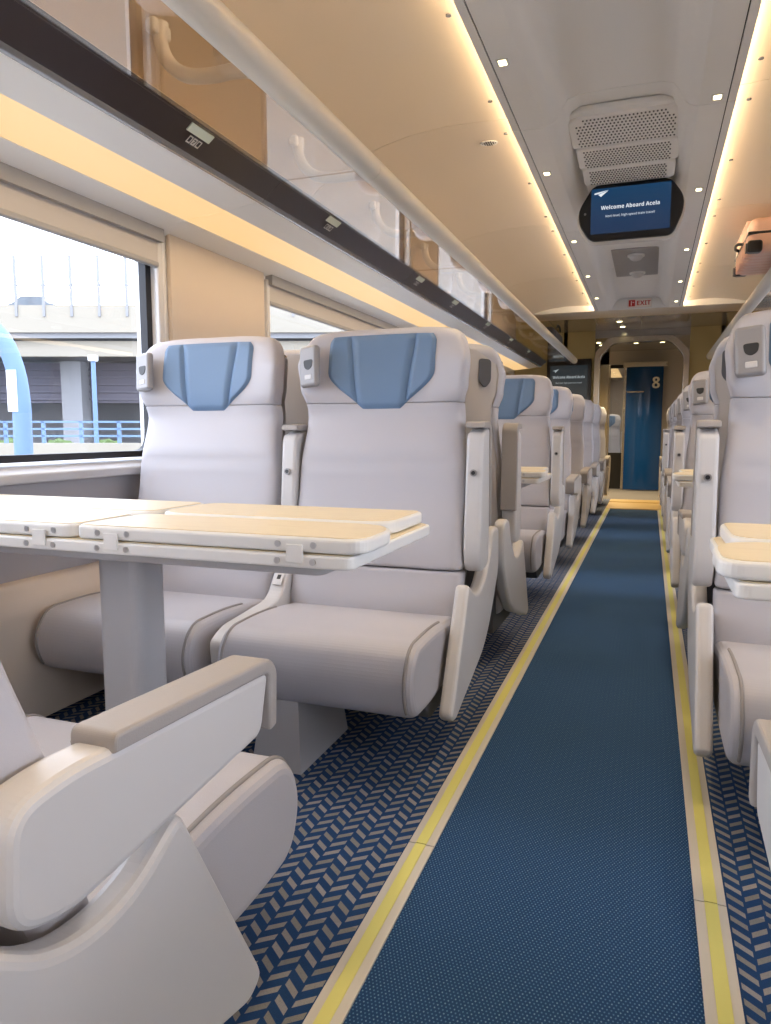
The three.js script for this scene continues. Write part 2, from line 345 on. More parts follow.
// ------------------------------------------------------------------ ceiling screen, vents, domes, exit sign
const X0 = 0.015;
{
  const v = thing('air_vent', 'white perforated air vent in three stepped bands ahead of the hanging screen', 'vent');
  const hole = new THREE.CylinderGeometry(0.0036, 0.0036, 0.004, 6);
  // three stepped bands coming down from the trough
  const steps = [[-2.83, 1.990, -3.06, 1.968], [-3.066, 1.962, -3.225, 1.944], [-3.231, 1.938, -3.36, 1.918]];
  steps.forEach(([za, ya, zb, yb], k) => {
    const hw = 0.205 - k * 0.012;
    const g = slab([[X0 - hw, za], [X0 + hw, za], [X0 + hw, zb], [X0 - hw, zb]], k ? 0.02 : [0.06, 0.06, 0.02, 0.02], 0, 0.03, 0.008);
    const p = g.attributes.position;
    for (let i = 0; i < p.count; i++) { const f = (p.getZ(i) - za) / (zb - za); p.setY(i, p.getY(i) + ya + (yb - ya) * f); }
    g.computeVertexNormals();
    const b = part('vent_band', g, M.ceilingCentre, v);
    const hs = []; const rows = [10, 8, 7][k], cols = 26;
    for (let r = 0; r < rows; r++) for (let c = 0; c < cols; c++) { const f = (r + 0.9) / (rows + 0.8), z = za + (zb - za) * f; const hx = X0 - (hw - 0.03) + (c + (r % 2) * 0.5) * (2 * hw - 0.06) / cols; if (k === 0 && r < 2 && (c < 2 || c > 23)) continue; hs.push(hole.clone().scale(1, 1, 1.3).translate(hx, ya + (yb - ya) * f - 0.0005, z)); }
    const m = part('vent_holes', mergeGeometries(hs), M.ventHole, b); m.userData.kind = 'stuff';
  });
  part('vent_surround', slab([[-0.2, -2.79], [0.2, -2.79], [0.2, -4.08], [-0.2, -4.08]], [0.1, 0.1, 0.03, 0.03], 1.998, 2.02, 0.01), M.ceilingCentre, v);
}
{
  const sc = thing('ceiling_screen', 'hanging ceiling screen with black six-sided frame showing a welcome message', 'screen', [X0 + 0.008, 1.81, -3.4]);
  const hexa = [[-0.155, 0.118], [0.16, 0.118], [0.215, 0.04], [0.215, -0.02], [0.175, -0.118], [-0.165, -0.118], [-0.215, -0.04], [-0.215, 0.02]];
  const hx = (k) => hexa.map(([x, y]) => [x * k, y * k]);
  const tilt = new THREE.Group();
  const housing = part('housing', extrude(roundShape(hx(1.03), 0.03), 0.05, 0.012, 6, 3).translate(0, -0.004, -0.03), M.plastic, sc);
  part('bezel', extrude(roundShape(hexa, 0.03), 0.02, 0.005).translate(0, 0, 0.0), M.black, sc);
  const tex = canvasTex(1024, 640, (g, w, h) => {
    g.fillStyle = '#0f2f52'; g.fillRect(0, 0, w, h);
    for (let i = 0; i < h; i++) { g.fillStyle = `rgba(${22},${74 - 24 * i / h},${112 - 26 * i / h},0.6)`; g.fillRect(0, i, w, 1); }
    g.fillStyle = '#f4f8fc'; // emblem: swept chevron
    g.beginPath(); g.moveTo(40, 60); g.quadraticCurveTo(140, 40, 230, 30); g.lineTo(150, 96); g.lineTo(128, 118); g.lineTo(90, 84); g.lineTo(120, 80); g.lineTo(40, 78); g.closePath(); g.fill();
    g.strokeStyle = '#1b4d82'; g.lineWidth = 6; g.beginPath(); g.moveTo(50, 84); g.quadraticCurveTo(130, 66, 226, 34); g.stroke();
    g.textAlign = 'center'; g.font = 'bold 76px sans-serif'; g.fillText('Welcome Aboard Acela', w / 2, 300, 760);
    g.font = '44px sans-serif'; g.fillText('Next-level, high-speed train travel!', w / 2, 410, 640);
  });
  const scr = part('display', new THREE.PlaneGeometry(0.325, 0.19), S([0.02, 0.02, 0.02], 0.15, 0, { emissive: col(1, 1, 1), emissiveMap: tex, emissiveIntensity: 0.6 }), sc);
  scr.position.set(0.0, 0.006, 0.0112);
  part('sensor', cyl(0.005, 0.003, -0.187, 0.0, 0.011, 'z', 12), M.greyPlastic, sc);
  part('rear_body', side([[-0.04, 0.11], [-0.04, -0.10], [-0.10, -0.09], [-0.6, 0.15], [-0.6, 0.18]], [0.01, 0.02, 0.03, 0.02, 0.01], 0.34, 0, 0.01), M.ceilingCentre, sc);
  part('neck', rbox(0.30, 0.08, 0.05, 0.01, 0, 0.12, -0.035), M.ceilingCentre, sc);
}
{
  const p = thing('detector_plate', 'grey ceiling plate carrying two small domed detectors past the hanging screen', 'detector', [0.01, 2.019, -5.4]);
  part('plate', rbox(0.30, 0.008, 0.85, 0.004), M.greyPlastic, p);
  for (const z of [0.25, -0.31]) { const d = part('dome', new THREE.SphereGeometry(0.045, 24, 10, 0, 7, Math.PI / 2, Math.PI / 2).scale(1, 0.75, 1).translate(0, -0.01, z), M.plastic, p); part('collar', cyl(0.055, 0.012, 0, -0.008, z, 'y', 28), M.ceilingCentre, d); }
}
{
  const e = thing('exit_sign', 'small red and white exit sign on the closing lip of the ceiling', 'sign', [0.015, 1.972, -6.77]);
  const tex = canvasTex(256, 110, (g, w, h) => { g.fillStyle = '#e9dcd2'; g.fillRect(0, 0, w, h); g.fillStyle = '#c0281e'; g.fillRect(6, 14, 70, 82); g.fillStyle = '#f0e0d8'; g.fillRect(30, 28, 10, 56); g.fillRect(48, 40, 16, 10); g.fillStyle = '#c0281e'; g.font = 'bold 78px sans-serif'; g.fillText('EXIT', 90, 84, 156); });
  part('sign_plate', rbox(0.2, 0.078, 0.008, 0.003), M.plastic, e);
  const f = part('sign_face', new THREE.PlaneGeometry(0.192, 0.072), S([1, 1, 1], 0.5, 0, { map: tex }), e); f.position.z = 0.0046;
}

// ------------------------------------------------------------------ seats
const smooth = (a, b, x) => { const t = Math.min(1, Math.max(0, (x - a) / (b - a))); return t * t * (3 - 2 * t); };
const lerp = (a, b, t) => a + (b - a) * t;
function keyed(keys, y) { for (let i = 1; i < keys.length; i++) if (y <= keys[i][0]) { const [a, va] = keys[i - 1], [b, vb] = keys[i]; return lerp(va, vb, smooth(0, 1, (y - a) / (b - a))); } return keys[keys.length - 1][1]; }
const HALF = [[0.34, 0.27], [0.46, 0.272], [0.7, 0.266], [0.9, 0.25], [0.945, 0.249], [1.0, 0.262], [1.08, 0.268], [1.17, 0.25]];
const THICK = [[0.34, 0.10], [0.46, 0.10], [0.9, 0.085], [1.0, 0.095], [1.17, 0.085]];
const MIDZ = [[0.34, 0.05], [0.46, 0.025], [0.75, -0.02], [0.95, -0.055], [1.17, -0.075]];
const WING = [[0.34, 0.008], [0.9, 0.012], [0.98, 0.05], [1.08, 0.062], [1.17, 0.04]];
function backPoint(y, u, shrink) {                                   // a point on the outline of the back at height y, u round the outline
  const e = 0.42, w = keyed(HALF, y) - shrink, th = keyed(THICK, y) / 2 - shrink * 0.9;
  const c = Math.cos(u), s = Math.sin(u), x = w * Math.sign(c) * Math.abs(c) ** e;
  let z = th * Math.sign(s) * Math.abs(s) ** e;
  const q = Math.abs(x) / 0.27;
  z += keyed(WING, y) * q ** 2.6 * (s > 0 ? 1 : 0.8);
  if (s > 0) z -= 0.008 * Math.exp(-(((y - 0.77) / 0.011) ** 2)) * smooth(1, 0.8, q);
  const arch = 0.03 * (x / 0.27) ** 4 * smooth(1.0, 1.17, y);
  return [x, y - arch, z + keyed(MIDZ, y)];
}
function frontZ(x, y) {                                              // front face depth near the middle of the back
  const w = keyed(HALF, y), th = keyed(THICK, y) / 2, t = Math.min(0.999, Math.abs(x) / w);
  return th * (1 - t ** (2 / 0.42)) ** 0.21 + keyed(WING, y) * (Math.abs(x) / 0.27) ** 2.6 + keyed(MIDZ, y);
}
function backLoft(y0, y1, r, nY = 26, nU = 72, r0 = r) {
  const pos = [], idx = [], uv = [], rings = [];
  const K = 6;
  for (let k = 0; k <= K; k++) { const a = (k / K) * Math.PI / 2; rings.push([y0 + r0 * (1 - Math.cos(a)), r0 * (1 - Math.sin(a))]); }
  for (let k = 1; k < nY; k++) rings.push([lerp(y0 + r0, y1 - r, k / nY), 0]);
  for (let k = K; k >= 0; k--) { const a = (k / K) * Math.PI / 2; rings.push([y1 - r * (1 - Math.cos(a)), r * (1 - Math.sin(a))]); }
  for (const [y, sh] of rings) for (let i = 0; i <= nU; i++) { const p = backPoint(y, (i / nU) * Math.PI * 2, sh); pos.push(...p); uv.push(i / nU * 1.3, y); }
  const W = nU + 1;
  for (let j = 0; j < rings.length - 1; j++) for (let i = 0; i < nU; i++) { const a = j * W + i; idx.push(a, a + W, a + 1, a + 1, a + W, a + W + 1); }
  for (const [j, up] of [[0, 0], [rings.length - 1, 1]]) {
    const c = pos.length / 3; let m = [0, 0, 0]; for (let i = 0; i < nU; i++) for (let k = 0; k < 3; k++) m[k] += pos[(j * W + i) * 3 + k] / nU;
    // caps as strips across x so that curved ends stay clean
    for (let i = 0; i < nU / 2; i++) { const a = j * W + i, b = j * W + i + 1, c2 = j * W + nU - i, d = j * W + nU - i - 1; if (up) idx.push(a, c2, b, b, c2, d); else idx.push(a, b, c2, b, d, c2); }
  }
  const g = new THREE.BufferGeometry(); g.setAttribute('position', new THREE.Float32BufferAttribute(pos, 3)); g.setAttribute('uv', new THREE.Float32BufferAttribute(uv, 2)); g.setIndex(idx); g.computeVertexNormals();
  const nn = g.attributes.normal; // close the seam of the loop
  for (let j = 0; j < rings.length; j++) { const a = j * W, b = a + nU; const x = nn.getX(a) + nn.getX(b), y = nn.getY(a) + nn.getY(b), z = nn.getZ(a) + nn.getZ(b), l = Math.hypot(x, y, z) || 1; nn.setXYZ(a, x / l, y / l, z / l); nn.setXYZ(b, x / l, y / l, z / l); }
  return g;
}
const PAD_Y0 = 0.93, PAD_Y1 = 1.152;
function padPiece(ua, ub) {                                          // one leather panel of the blue head pad, lying on the curved head section
  const nx = 14, ny = 22, pos = [], idx = [], uv = [];
  const grid = (lift) => { const base = pos.length / 3;
    for (let j = 0; j <= ny; j++) { const v = j / ny, y = lerp(PAD_Y0, PAD_Y1, v);
      const hw = lerp(0.066, 0.170, smooth(0, 0.5, v) ** 0.75) - 0.012 * smooth(0.93, 1, v) - 0.006 * smooth(0.04, 0, v);
      for (let i = 0; i <= nx; i++) { const t = i / nx, split = (u) => Math.abs(u) >= 0.999 ? u * hw : Math.sign(u) * Math.min(hw * 0.98, lerp(0.075, 0.105, v));
        const x = lerp(split(ua), split(ub), t), e = Math.min(t, 1 - t) * Math.abs(split(ub) - split(ua)), f = Math.min(v, 1 - v) * (PAD_Y1 - PAD_Y0);
        const puff = lift * (0.009 * smooth(0, 0.012, Math.min(e, f)) + 0.001) - (1 - lift) * 0.004;
        pos.push(x, y - 0.03 * (x / 0.27) ** 4 * smooth(1, 1.17, y), frontZ(x, y) + puff); uv.push(x, y); } }
    for (let j = 0; j < ny; j++) for (let i = 0; i < nx; i++) { const a = base + j * (nx + 1) + i; idx.push(a, a + 1, a + nx + 1, a + 1, a + nx + 2, a + nx + 1); } };
  grid(1);
  const g = new THREE.BufferGeometry(); g.setAttribute('position', new THREE.Float32BufferAttribute(pos, 3)); g.setAttribute('uv', new THREE.Float32BufferAttribute(uv, 2)); g.setIndex(idx); g.computeVertexNormals(); return g;
}
// geometries shared by all seats; seat local frame: faces +z, origin on the floor below the foot of the back
const CUSHION = roundShape([[0.0, 0.18], [0.36, 0.165], [0.485, 0.172], [0.52, 0.27], [0.475, 0.352], [0.30, 0.358], [0.0, 0.326]], [0.02, 0.05, 0.05, 0.06, 0.06, 0.1, 0.02]);
const G = {
  back: backLoft(0.463, 0.9465, 0.004, 26, 72, 0.012), head: backLoft(0.9475, 1.174, 0.034, 26, 72, 0.004), lower: backLoft(0.31, 0.459, 0.012, 6, 72),
  pads: [padPiece(-1, -0.5), padPiece(-0.5, 0.5), padPiece(0.5, 1)],
  cushion: extrude(CUSHION, 0.535, 0.022, 10, 4).rotateY(-Math.PI / 2),
  piping: (x) => { const p = CUSHION.getPoints(10).filter((q) => (q.y > 0.19 && q.x > 0.06 && (q.y > 0.31 || q.x > 0.4))).sort((a, b) => Math.atan2(b.y - 0.26, b.x - 0.3) - Math.atan2(a.y - 0.26, a.x - 0.3)); return tube(p.map((q) => [x, q.y, q.x]), 0.004, 60, 6); },
  frame: side([[-0.06, 0.12], [0.30, 0.11], [0.36, 0.17], [0.0, 0.18], [-0.06, 0.45], [-0.10, 0.45]], 0.02, 0.50, 0, 0.004),
  shell: null,
  panel: (x) => side([[0.30, 0.11], [0.335, 0.13], [0.165, 0.45], [0.08, 0.40], [-0.01, 0.405], [-0.10, 0.475], [-0.15, 0.565], [-0.235, 0.56], [-0.25, 0.42], [-0.08, 0.22]], [0.02, 0.03, 0.02, 0.07, 0.07, 0.05, 0.03, 0.03, 0.05, 0.1], 0.04, x, 0.012, 8, 3),
  armBody: side([[-0.064, -0.05], [0.0, -0.068], [0.09, -0.056], [0.335, -0.022], [0.352, 0.06], [0.0, 0.064], [-0.062, 0.052]], [0.04, 0.05, 0.08, 0.02, 0.015, 0.06, 0.05], 0.05, 0, 0.01, 8, 3),
  armPad: side([[0.055, 0.058], [0.055, 0.078], [0.348, 0.078], [0.368, 0.06], [0.368, -0.018], [0.351, -0.022], [0.346, 0.058]], [0.002, 0.014, 0.02, 0.02, 0.006, 0.005, 0.012], 0.056, 0, 0.0045, 8, 3),
  screw: cyl(0.010, 0.006, 0, -0.035, 0.222, 'y', 16), screwCore: cyl(0.006, 0.004, 0, -0.0375, 0.222, 'y', 12),
  console: (x) => side([[-0.02, 0.26], [-0.02, 0.50], [0.05, 0.49], [0.15, 0.355], [0.40, 0.335], [0.46, 0.305], [0.45, 0.23], [0.10, 0.23]], [0.01, 0.02, 0.03, 0.04, 0.04, 0.02, 0.02, 0.02], 0.05, x, 0.006, 6, 2),
  pedestal: (() => { const g = new THREE.BoxGeometry(0.12, 0.2, 0.27, 1, 4, 1); const p = g.attributes.position; for (let i = 0; i < p.count; i++) { const t = (0.1 - p.getY(i)) / 0.2; p.setX(i, p.getX(i) * (0.82 + 0.36 * t)); p.setZ(i, p.getZ(i) * (0.9 + 0.22 * t)); } g.computeVertexNormals(); return g.translate(0, 0.1, 0); })(),
  grip: rbox(0.07, 0.125, 0.026, 0.011), gripSlot: extrude(roundShape([[-0.018, 0.012], [0.02, 0.012], [0.016, -0.012], [0, -0.02], [-0.014, -0.012]], 0.009), 0.006, 0.001), gripButton: rbox(0.028, 0.016, 0.006, 0.003),
  wallArm: rbox(0.05, 0.05, 0.36, 0.018, 0, 0.585, 0.19),
};
G.screw2 = G.screw;
function makeSeat(kind, armSide, raised, recline = 0) {                          // kind: 'aisle' or 'window'; armSide: local x side on which the aisle lies
  const t = new THREE.Group();
  part('backrest', G.back, M.leather, t);
  const hd = part('headrest', G.head, M.leather, t);
  for (let i = 0; i < 3; i++) { const p = part(i === 1 ? 'head_pad' : 'head_pad_wing', G.pads[i], M.blue, hd); }
  part('lower_back', G.lower, M.leather, t);
  const cu = part('cushion', G.cushion, M.leather, t); cu.position.z = recline ? 0.045 : 0;
  for (const x of [-0.247, 0.247]) part('piping', G.piping(x), M.seam, cu);
  part('seat_frame', G.frame, M.darkGrey, t);
  // moulded rear shell following the back
  const bs = part('back_shell', G.shellGeo ??= shellGeo(), M.shell, t);
  for (const x of [-0.218, 0.218]) { const r = part('handle_recess', G.recess ??= extrude(roundShape([[-0.022, 0.045], [0.022, 0.05], [0.022, -0.03], [0, -0.055], [-0.022, -0.03]], 0.014), 0.006, 0.002), M.darkGrey, bs); r.position.set(x, 1.065, -0.115); r.rotation.y = Math.sign(x) * -0.35; }
  const gp = part('grip_plate', G.grip, M.greyPlastic, t); gp.position.set(-0.216, 1.058, 0.034); gp.rotation.set(-0.1, -0.28, 0.06);
  const sl = part('grip_slot', G.gripSlot, M.socket, gp); sl.position.set(0.003, 0.006, 0.0115);
  const bt = part('call_button', G.gripButton, M.plastic, gp); bt.position.set(0.003, -0.035, 0.012);
  for (const c of t.children) if (/backrest|headrest|back_shell|grip_plate/.test(c.name) && recline) { const q = new THREE.Vector3(0, 0.42, 0), e = new THREE.Euler(-recline, 0, 0); c.position.sub(q).applyEuler(e).add(q); c.rotation.x -= recline; }
  const arm = (x, up, pivotY, pivotZ) => {
    const a = part('armrest', G.armBody, M.plastic, t); a.position.set(x, pivotY, pivotZ); a.rotation.x = up ? -Math.PI / 2 + 0.04 : 0.05;
    part('arm_pad', G.armPad, M.leatherTaupe, a);
    const s = part('pivot_cap', G.screw, M.greyPlastic, a); s.rotation.x = -0.14; s.position.set(0, -0.038, 0.0); part('pivot_core', G.screwCore, M.black, s);
    return a;
  };
  if (kind === 'aisle') {
    part('side_panel', G['panel' + armSide] ??= G.panel(armSide * 0.3), M.plastic, t);
    arm(armSide * 0.3, raised, raised ? 0.522 : 0.505, 0);
    arm(-armSide * 0.2925, true, 0.515, -0.005);
    const c = part('centre_console', G['con' + armSide] ??= G.console(-armSide * 0.2925), M.plastic, t);
    const o = part('power_outlet', rbox(0.03, 0.05, 0.004, 0.002), M.plastic, c); o.position.set(-armSide * 0.2925, 0.412, 0.112); o.rotation.x = -0.8;
    const so = part('socket', rbox(0.012, 0.016, 0.004, 0.001), M.socket, o); so.position.set(0, 0.004, 0.001);
    const p = part('pedestal', G.pedestal, M.greyLeg ??= S([0.45, 0.44, 0.45], 0.45), t); p.position.set(-armSide * 0.1, 0, 0.345);
  } else {
    const wa = part('wall_armrest', G.wallArm, M.leatherTaupe, t); wa.position.set(-armSide * 0.30, 0, 0);
    const p = part('pedestal', G.pedestal, M.greyLeg ??= S([0.45, 0.44, 0.45], 0.45), t); p.position.set(0, 0, 0.1);
  }
  return t;
}
function shellGeo() {                                               // thin shell behind the leather: back outline pushed rearwards
  const nY = 22, nX = 20, pos = [], idx = [], uv = [];
  const P = (x, y, d) => { const w = keyed(HALF, y), th = keyed(THICK, y) / 2, q = Math.abs(x) / 0.27; return [x, y - 0.03 * (x / 0.27) ** 4 * smooth(1, 1.17, y), keyed(MIDZ, y) - th + keyed(WING, y) * q ** 2.6 * 0.8 - d * Math.sqrt(Math.max(0, 1 - (Math.abs(x) / (w + 0.001)) ** 6))]; };
  for (const d of [0.03, -0.02]) for (let j = 0; j <= nY; j++) { const y = lerp(0.30, 1.15, j / nY), w = keyed(HALF, Math.max(0.34, y)) - 0.012 - 0.05 * smooth(0.97, 1, j / nY); for (let i = 0; i <= nX; i++) { const x = lerp(-w, w, i / nX); pos.push(...P(x, y, d)); uv.push(x, y); } }
  const W = nX + 1, H = (nY + 1) * W;
  for (let j = 0; j < nY; j++) for (let i = 0; i < nX; i++) { const a = j * W + i; idx.push(a, a + W, a + 1, a + 1, a + W, a + W + 1); const b = a + H; idx.push(b, b + 1, b + W, b + 1, b + W + 1, b + W); }
  const g = new THREE.BufferGeometry(); g.setAttribute('position', new THREE.Float32BufferAttribute(pos, 3)); g.setAttribute('uv', new THREE.Float32BufferAttribute(uv, 2)); g.setIndex(idx); g.computeVertexNormals(); return g;
}
const protos = {};
function placeSeat(kind, x, z, away, raised, label, group, recline = 0) {
  const armSide = (x < 0 ? 1 : -1) * (away ? -1 : 1), key = kind + armSide + raised + recline;
  const o = (protos[key] ??= makeSeat(kind, armSide, raised, recline)).clone();
  o.name = numbered('train_seat'); o.position.set(x, 0, z); o.rotation.y = away ? Math.PI : 0;
  o.userData = { label, category: 'seat', group }; scene.add(o); return o;
}
const XA = 0.625, XW = 1.235, XR = 0.582;
const ROW = { A: -2.05, B: -2.62, C: -3.98, D: -5.05, E: -6.08, F: -7.1, G: -8.13, H: -9.15 }, ZN = -0.46;
const gL = 'grey leather seats on the wall-monitor side', gR = 'grey leather seats on the pink-suitcase side';
placeSeat('aisle', -XA - 0.02, ZN, true, false, 'pale grey aisle seat with lowered armrest, turned towards the table by the overpass window', gL, 0.13);
placeSeat('aisle', -XA, ROW.A, false, true, 'aisle seat with blue head pad and raised armrests behind the table by the overpass window', gL);
placeSeat('window', -XW, ROW.A, false, true, 'window seat with blue head pad behind the table by the overpass window', gL);
placeSeat('aisle', -XA, ROW.B, true, true, 'aisle seat turned away, backing onto the first table seats, monitor side', gL);
placeSeat('window', -XW, ROW.B, true, true, 'window seat turned away, backing onto the first window seat, monitor side', gL);
placeSeat('aisle', -XA, ROW.C, false, true, 'aisle seat with blue head pad behind the small second table, monitor side', gL);
placeSeat('window', -XW, ROW.C, false, true, 'window seat behind the small second table, monitor side', gL);
['D', 'E', 'F', 'G', 'H'].forEach((r, i) => {
  const nth = ['first', 'second', 'third', 'fourth', 'fifth'][i];
  placeSeat('window', -XW, ROW[r], false, true, `window seat in the ${nth} row beyond the second table seats, monitor side`, gL);
  placeSeat('aisle', -XA, ROW[r], false, false, `aisle seat with lowered armrest, ${nth} row beyond the second table seats, monitor side`, gL);
});
placeSeat('aisle', XR, ZN, true, false, 'aisle seat with lowered armrest, turned towards the first table, suitcase side', gR, 0.13);
placeSeat('aisle', XR, ROW.A, false, true, 'aisle seat with raised armrest behind the first table, suitcase side', gR);
placeSeat('aisle', XR, ROW.B, true, false, 'aisle seat turned away, backing onto the first table seat, suitcase side', gR);
placeSeat('aisle', XR, ROW.C, false, true, 'aisle seat with raised armrest behind the second table, suitcase side', gR);
[['A', 'behind the first table'], ['B', 'turned away, backing onto the first row'], ['C', 'behind the second table'], ['D', 'in the first row beyond the second table'], ['E', 'in the second row beyond the second table'], ['F', 'in the third row beyond the second table'], ['G', 'in the fourth row beyond the second table'], ['H', 'in the fifth row beyond the second table']].forEach(([r, where]) => placeSeat('window', XW - 0.04, ROW[r], r === 'B', true, `window seat ${where}, suitcase side`, gR));
['D', 'E', 'F', 'G', 'H'].forEach((r, i) => placeSeat('aisle', XR, ROW[r], false, r === 'F', `aisle seat with grey grip plate, ${['first', 'second', 'third', 'fourth', 'fifth'][i]} row beyond the second table seat, suitcase side`, gR));

// ------------------------------------------------------------------ tables with folded leaves
function makeTable(s, z, label) {
  const t = thing('folding_table', label, 'table', [s * 0.9 - (s > 0 ? 0.04 : 0), 0, z], 0, 'cream tables with folded leaves');
  const X = (x) => s * (x - 0.9);                                  // x measured from the car centre, made local
  const rect = (x0, x1, z0, z1) => [[X(x0), z0], [X(x1), z0], [X(x1), z1], [X(x0), z1]];
  const base = part('table_base', slab(rect(0.292, 1.54, -0.228, 0.225), [0.03, 0.01, 0.01, 0.02], 0.642, 0.664, 0.004), M.tableEdge, t);
  part('top_veneer', slab(rect(0.298, 1.535, -0.221, 0.218), [0.03, 0.01, 0.01, 0.02], 0.664, 0.6655, 0.001), M.tableTop, base);
  part('under_tray', slab(rect(0.36, 1.5, -0.185, 0.185), 0.02, 0.622, 0.642, 0.004), M.tableBase, t);
  const leaf = (x0, x1, z0, z1, r) => {
    const l = part('leaf', slab(rect(x0, x1, z0, z1), r, 0.667, 0.692, 0.006), M.tableEdge, t);
    part('leaf_veneer', slab(rect(x0 + 0.006, x1 - 0.006, z0 + 0.006, z1 - 0.006), r, 0.692, 0.6935, 0.0005), M.tableTop, l);
    return l;
  };
  leaf(0.272, 0.835, 0.03, 0.222, [0.092, 0.03, 0.012, 0.04]);
  leaf(0.308, 0.835, -0.215, -0.005, [0.02, 0.05, 0.05, 0.05]);
  leaf(0.845, 1.53, 0.03, 0.222, [0.04, 0.01, 0.012, 0.03]);
  leaf(0.845, 1.53, -0.215, -0.005, [0.03, 0.01, 0.012, 0.03]);
  for (const zf of [0.2255]) for (const x of [0.39, 0.755, 0.92, 1.4]) {
    const h = part('hinge', rbox(0.03, 0.03, 0.004, 0.001, X(x), 0.6655, zf, 1), M.tableEdge, t);
    for (const dx of [-0.032, 0.032]) for (const y of [0.653, 0.68]) { const q = part('hinge_screw', cyl(0.0055, 0.003, X(x + dx), y, zf - (y > 0.667 ? 0.0035 : 0.0), 'z', 12), M.chrome, h); }
  }
  const ped = part('pedestal', slab([[-0.056, -0.05], [0.056, -0.05], [0.056, 0.05], [-0.056, 0.05]], 0.03, 0, 0.623, 0.004), M.tableBase, t);
  part('foot_plate', slab([[-0.1, -0.08], [0.1, -0.08], [0.1, 0.08], [-0.1, 0.08]], 0.04, 0, 0.015, 0.004), M.tableBase, ped);
  return t;
}
makeTable(-1, -1.25, 'cream folding table on a grey post beside the overpass window');
makeTable(1, -1.25, 'cream folding table on the suitcase side, before the seat with raised armrest');
makeTable(-1, -3.30, 'small-looking cream folding table between the second facing seats, monitor side');
makeTable(1, -3.30, 'cream folding table between the second facing seats, suitcase side');

// ------------------------------------------------------------------ end partition, portal, vestibule, next car
{
  const w = struct('wall_end', 'khaki end partition with brushed steel portal to the vestibule', 'wall');
  part('partition', box(-WO, -0.56, -0.12, 2.2, ZE, ZE - 0.06), M.khaki, w);
  part('partition', box(WO, 0.56, -0.12, 2.2, ZE, ZE - 0.06), M.khaki, w);
  part('partition_header', box(-0.56, 0.56, 2.04, 2.2, ZE, ZE - 0.06), M.glossGrey, w);
  const ring = roundShape([[-0.56, -0.05], [0.56, -0.05], [0.56, 1.86], [0.38, 2.05], [-0.38, 2.05], [-0.56, 1.86]], [0, 0, 0.06, 0.08, 0.08, 0.06]);
  ring.holes.push(roundShape([[-0.49, -0.01], [0.49, -0.01], [0.49, 1.80], [0.34, 1.975], [-0.34, 1.975], [-0.49, 1.80]], [0, 0, 0.06, 0.08, 0.08, 0.06]));
  part('portal_frame', extrude(ring, 0.14, 0.006).translate(0, 0, ZE - 0.02), M.steel, w);
  const v = struct('wall_vestibule', 'vestibule walls and ceiling in taupe and gloss grey past the portal', 'wall');
  part('vestibule_wall', box(-0.95, -0.9, -0.12, 2.2, ZE, -16), M.steel, v);
  part('vestibule_wall', box(0.95, 0.9, -0.12, 2.2, ZE, -11.6), M.shell, v);
  part('vestibule_ceiling', box(-0.95, 0.95, 2.05, 2.1, ZE - 0.06, -11.6), M.glossGrey, v);
  part('rear_wall', box(0.24, 0.95, -0.12, 2.1, -11.42, -11.5), M.shell, v);
  part('rear_header', box(-0.9, 0.24, 1.86, 2.1, -11.42, -11.5), M.shell, v);
  part('rear_wall', box(-0.95, -0.47, -0.12, 2.1, -11.42, -11.5), M.steel, v);
  for (const [x, z, y = 2.05] of [[-0.24, -8.9, 2.13], [-0.22, -9.35, 2.13], [-0.12, -9.95], [-0.08, -10.4], [0.25, -10.4], [-0.55, -10.2], [-0.53, -10.5], [-0.51, -10.8]]) {
    const o = thing('downlight_vestibule', y > 2.1 ? 'round yellow downlight in the gloss panels before the portal' : 'round yellow downlight in the gloss vestibule ceiling', 'light', [x, y, z], 0, 'vestibule downlights');
    part('bezel', cyl(0.04, 0.006, 0, -0.003, 0, 'y', 20), M.chrome, o); part('lens', cyl(0.028, 0.008, 0, -0.004, 0, 'y', 20), M.bulb, o);
    const l = new THREE.SpotLight(col(1, 0.78, 0.45), 3.4, 0, 0.9, 0.6); l.name = 'vestibule_downlight'; l.position.set(0, -0.012, 0); l.target.position.set(0, -1, 0); l.castShadow = true; o.add(l, l.target);
  }
}
{
  const d = thing('curved_door', 'glossy dark blue curved washroom door with white number eight', 'door', [0.04, 0, -11.2]);
  const R = 0.62, a0 = 0.42, n = 20, outer = [], inner = [];
  for (let i = 0; i <= n; i++) { const a = lerp(-a0, a0, i / n); outer.push([R * Math.sin(a), R * Math.cos(a) - R]); inner.push([(R - 0.04) * Math.sin(a), (R - 0.04) * Math.cos(a) - R]); }
  part('door_leaf', slab([...outer, ...inner.reverse()], 0, 0.015, 1.8, 0.002), M.doorBlue, d);
  const font = await new FontLoader().loadAsync('fonts/droid/droid_sans_bold.typeface.json');
  const tx = part('number', new TextGeometry('8', { font, size: 0.16, depth: 0.003, curveSegments: 6 }), M.white, d); tx.position.set(0.095, 1.49, 0.0); tx.rotation.y = 0.22;
  part('grab_line', rbox(0.24, 0.018, 0.012, 0.005, -0.12, 1.44, -0.006), M.steel, d);
  part('door_post', box(-0.29, -0.255, 0, 1.86, -0.12, -0.18), M.steel, d);
  part('door_head', slab([[-0.3, -0.2], [0.3, -0.2], [0.3, 0.03], [-0.3, 0.03]], 0.03, 1.8, 1.86, 0.006), M.shell, d);
}
